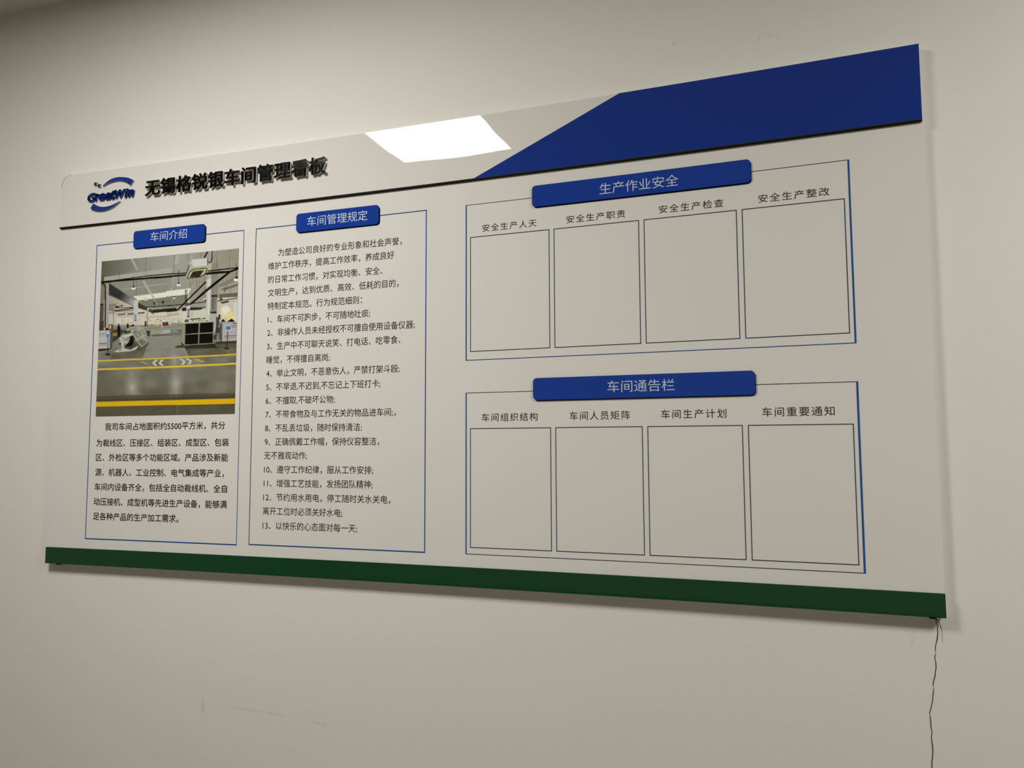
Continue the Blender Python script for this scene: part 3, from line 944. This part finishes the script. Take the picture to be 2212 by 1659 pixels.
# ------------------------------------------------------------------ texts
RULES = [
 ('为塑造公司良好的专业形象和社会声誉，', 0.7886, 1.1712, 0.8882), ('维护工作秩序，提高工作效率，养成良好', 0.7568, 1.1488, 0.8520),
 ('的日常工作习惯，对实现均衡、安全、', 0.7574, 1.1145, 0.8132), ('文明生产，达到优质、高效、低耗的目的，', 0.7576, 1.1627, 0.7757),
 ('特制定本规范。行为规范细则：', 0.7576, 1.0544, 0.7380), ('1、车间不可跑步，不可随地吐痰;', 0.7590, 1.0792, 0.7005),
 ('2、非操作人员未经授权不可擅自使用设备仪器;', 0.7582, 1.2102, 0.6633), ('3、生产中不可聊天说笑、打电话、吃零食、', 0.7584, 1.1693, 0.6254),
 ('睡觉，不得擅自离岗;', 0.7578, 0.9581, 0.5872), ('4、举止文明，不恶意伤人，严禁打架斗殴;', 0.7580, 1.1673, 0.5495),
 ('5、不早退,不迟到,不忘记上下班打卡;', 0.7585, 1.1117, 0.5117), ('6、不擅取,不破坏公物;', 0.7580, 0.9753, 0.4736),
 ('7、不带食物及与工作无关的物品进车间;，', 0.7582, 1.1575, 0.4360), ('8、不乱丢垃圾，随时保持清洁;', 0.7580, 1.0580, 0.3981),
 ('9、正确佩戴工作帽，保持仪容整洁，', 0.7576, 1.1098, 0.3604), ('无不雅观动作;', 0.7568, 0.8923, 0.3228),
 ('10、遵守工作纪律，服从工作安排;', 0.7572, 1.0927, 0.2850), ('11、增强工艺技能，发扬团队精神;', 0.7572, 1.0917, 0.2476),
 ('12、节约用水用电，停工随时关水关电，', 0.7568, 1.1440, 0.2096), ('离开工位时必须关好水电;', 0.7565, 1.0031, 0.1720),
 ('13、以快乐的心态面对每一天;', 0.7566, 1.0478, 0.1330)]
INTRO = [
 ('我司车间占地面积约5500平方米，共分', 0.2011, 0.6261, 0.4077), ('为裁线区、压接区、组装区、成型区、包装', 0.1706, 0.6397, 0.3598),
 ('区、外检区等多个功能区域。产品涉及新能', 0.1711, 0.6385, 0.3170), ('源、机器人、工业控制、电气集成等产业，', 0.1706, 0.6255, 0.2732),
 ('车间内设备齐全，包括全自动裁线机、全自', 0.1702, 0.6375, 0.2300), ('动压接机、成型机等先进生产设备，能够满', 0.1692, 0.6379, 0.1866),
 ('足各种产品的生产加工需求。', 0.1686, 0.4757, 0.1436)]
for text, a, b, vc in RULES:
    print_text('rule_text_line', text, a, b, vc, 0.0230, 0.0005, M_INK, board)
for text, a, b, vc in INTRO:
    print_text('introduction_text_line', text, a, b, vc, 0.0238, 0.0005, M_INK, board, heavy=0.0002)

build_workshop_print(board)

# ------------------------------------------------------------------ raised title letters
TITLE = '无锡格锐银车间管理看板'
W0 = 0.005
pitch = (0.9476 - 0.3310) / 11
for i, ch in enumerate(TITLE):
    v, f = glyphs(ch)
    uc = 0.3310 + pitch * (i + 0.48)
    q = np.stack([uc + (v[:, 0] - 0.5) * 0.0560, 1.1175 + (v[:, 1] - 0.382) * 0.0510], 1)
    mb = MB()
    for p in bold(q, 0.0013):
        solid(mb, p, f, W0 + .0075, W0 + .0100, M_BLACK, M_BLACK)
        solid(mb, p, f, W0, W0 + .0012, M_BLACK, M_BLACK)
    c = mb.build('title_character', board, label='raised black character ' + ch)
    mb = MB()
    for p in bold(q, 0.0008):
        solid(mb, p, f, W0 + .0012, W0 + .0075, M_SPACER, M_SPACER)
    mb.build('character_side', c, label='pale acrylic side of the raised character')

# ------------------------------------------------------------------ logo
mb = MB()
for ch, x0, x1, y0, y1 in (('G', 0, 300, 0, 1.0), ('r', 275, 410, 0.0, .82), ('e', 405, 640, 0, .82), ('a', 645, 835, 0, .82), ('t', 835, 1000, 0, 1.0),
                           ('W', 975, 1345, 0, 1.02), ('i', 1330, 1450, 0, 1.04), ('n', 1450, 1660, 0, .84)):
    v, f = glyphs(ch, shear=0.22)
    a, c = v.min(0), v.max(0)
    R = 0.0013
    u0, u1 = (0.1098 + x * 0.1787 / 1690 for x in (x0, x1))
    q = np.stack([u0 + R + (v[:, 0] - a[0]) / (c[0] - a[0]) * (u1 - u0 - 2 * R), 1.0985 + R + (v[:, 1] - a[1]) / (c[1] - a[1]) * (y1 - y0) * 0.0245], 1)
    for p in bold(q, R, 12):
        solid(mb, p, f, W0, W0 + .0060, M_LOGO, M_LOGO)
logo = mb.build('logo_lettering', board, label='raised blue slanted lettering of the logo')
def swoosh(pts_out, pts_in, label):
    mb = MB()
    n = len(pts_out)
    for w0, w1, m, s in ((W0, W0 + .004, M_SILVER, M_SILVER), (W0 + .004, W0 + .006, M_LOGO, M_LOGO)):
        vs = [(u, v_, w1) for u, v_ in pts_out] + [(u, v_, w1) for u, v_ in pts_in]
        mb.add(vs, [(i, i + 1, n + i + 1, n + i) for i in range(n - 1)], m)
        loop = pts_out + pts_in[::-1]
        L = len(loop)
        vs = [(u, v_, w0) for u, v_ in loop] + [(u, v_, w1) for u, v_ in loop]
        mb.add(vs, [(i, (i + 1) % L, L + (i + 1) % L, L + i) for i in range(L)], s)
    mb.build('logo_swoosh', logo, label=label)
def smooth_curve(pts, n):
    p = np.array(pts, float)
    d = np.r_[0, np.cumsum(np.hypot(*np.diff(p, axis=0).T))]
    t = np.linspace(0, d[-1], n)
    # Catmull-Rom through the points
    out = []
    for x in t:
        i = min(len(d) - 2, max(0, int(np.searchsorted(d, x) - 1)))
        s = (x - d[i]) / (d[i + 1] - d[i])
        p0, p1, p2, p3 = p[max(0, i - 1)], p[i], p[i + 1], p[min(len(p) - 1, i + 2)]
        r = .5 * (2 * p1 + (p2 - p0) * s + (2 * p0 - 5 * p1 + 4 * p2 - p3) * s ** 2 + (3 * p1 - p0 - 3 * p2 + p3) * s ** 3)
        out.append((float(r[0]), float(r[1])))
    return out
swoosh(smooth_curve([(0.1657, 1.1432), (0.1771, 1.151), (0.1926, 1.1598), (0.2135, 1.1645), (0.2346, 1.1641), (0.2558, 1.1606), (0.2717, 1.1551), (0.2824, 1.1487)], 26),
       smooth_curve([(0.1660, 1.1428), (0.1790, 1.1478), (0.1960, 1.1525), (0.2130, 1.1548), (0.2290, 1.1547), (0.2450, 1.1510), (0.2600, 1.1440), (0.2715, 1.1352)], 26),
       'blue swoosh curving over the logo lettering')
swoosh(smooth_curve([(0.134, 1.092), (0.1461, 1.0847), (0.1614, 1.0793), (0.1785, 1.0772), (0.1965, 1.0785), (0.2152, 1.0831), (0.2339, 1.0892)], 26),
       smooth_curve([(0.1229, 1.0773), (0.1328, 1.0724), (0.1491, 1.0680), (0.1706, 1.0662), (0.1917, 1.0690), (0.2110, 1.0755), (0.2336, 1.0888)], 26),
       'blue swoosh curving under the logo lettering')
for (cu, cv, r, rot) in ((0.1372, 1.1530, 0.0070, 0.35), (0.1514, 1.1464, 0.0074, 0.35)):
    pts = []
    for k in range(10):
        rr = r if k % 2 == 0 else r * 0.42
        an = rot + math.pi / 2 + k * math.pi / 5
        pts.append((cu + rr * math.cos(an), cv + rr * math.sin(an)))
    mb = MB()
    for w0, w1, m in ((W0, W0 + .004, M_SILVER), (W0 + .004, W0 + .006, M_STRIPG)):
        vs = [(cu, cv, w1)] + [(u, v_, w1) for u, v_ in pts]
        mb.add(vs, [(0, 1 + i, 1 + (i + 1) % 10) for i in range(10)], m)
        vs = [(u, v_, w0) for u, v_ in pts] + [(u, v_, w1) for u, v_ in pts]
        mb.add(vs, [(i, (i + 1) % 10, 10 + (i + 1) % 10, 10 + i) for i in range(10)], m)
    mb.build('logo_star', logo, label='small dark star beside the upper swoosh')

# ------------------------------------------------------------------ crack in the wall under the board's right corner
CRACK = [(2.3859, -0.0144), (2.3881, -0.0206), (2.3869, -0.0281), (2.3874, -0.034), (2.3863, -0.0419), (2.3852, -0.0493), (2.3832, -0.0559), (2.3817, -0.0634), (2.3814, -0.0698), (2.3823, -0.0735),
         (2.3796, -0.0828), (2.3802, -0.0873), (2.3812, -0.0945), (2.3812, -0.1037), (2.3795, -0.1129), (2.3788, -0.1203), (2.3754, -0.1316), (2.3743, -0.1399), (2.3754, -0.1426), (2.3741, -0.1527),
         (2.3722, -0.1692), (2.3696, -0.1804), (2.3671, -0.1907), (2.3657, -0.1945), (2.3659, -0.199), (2.3671, -0.2007), (2.3661, -0.2044), (2.3672, -0.2088), (2.3668, -0.2179), (2.3676, -0.2269),
         (2.3686, -0.2304), (2.367, -0.2414), (2.3677, -0.2548), (2.3685, -0.2637), (2.3675, -0.2792), (2.3658, -0.2893), (2.3653, -0.3019), (2.366, -0.318), (2.3648, -0.335), (2.366, -0.36)]
BRANCH = [(2.3796, -0.0020), (2.3837, -0.0050), (2.3866, -0.0069), (2.3893, -0.0109), (2.3912, -0.0158), (2.3934, -0.023), (2.3945, -0.0303), (2.3949, -0.040), (2.3950, -0.052)]
BRANCH2 = [(2.3800, -0.0025), (2.3845, -0.0071), (2.3859, -0.0144)]
def ribbon(mb, pts, wid, m):
    n = len(pts)
    vs, fs = [], []
    for i, (u, v_) in enumerate(pts):
        a, b = pts[max(0, i - 1)], pts[min(n - 1, i + 1)]
        dx, dy = b[0] - a[0], b[1] - a[1]
        L = math.hypot(dx, dy) or 1
        w = wid[i] / 2
        nx, ny = -dy / L * w, dx / L * w
        vs += [(u + nx, v_ + ny, WALL_W - .001), (u + nx, v_ + ny, WALL_W + .0003), (u - nx, v_ - ny, WALL_W + .0003), (u - nx, v_ - ny, WALL_W - .001)]
    for i in range(n - 1):
        for j in range(4):
            k = (j + 1) % 4
            fs.append((4 * i + j, 4 * i + k, 4 * i + 4 + k, 4 * i + 4 + j))
    fs += [(0, 3, 2, 1), (4 * n - 4, 4 * n - 3, 4 * n - 2, 4 * n - 1)]
    mb.add(vs, fs, m)
rng = np.random.RandomState(3)
mb = MB()
ribbon(mb, CRACK, [0.0015 + 0.0007 * float(rng.rand()) if i not in (9, 18, 24) else 0.0006 for i in range(len(CRACK))], M_CRACK)
ribbon(mb, BRANCH, [.0016, .0016, .0016, .0015, .0013, .0010, .0007, .0005, .0004], M_CRACK)
ribbon(mb, BRANCH2, [.0018, .0018, .0015], M_CRACK)
for u, v_ in ((2.3655, -0.1950), (2.3822, -0.0728), (2.3756, -0.1428)):
    ribbon(mb, [(u - .0012, v_ + .001), (u + .0014, v_ - .001)], [.0012, .0012], M_CHIP)
mb.build('crack', wall, label='thin jagged dark crack running down from under the right end of the board')
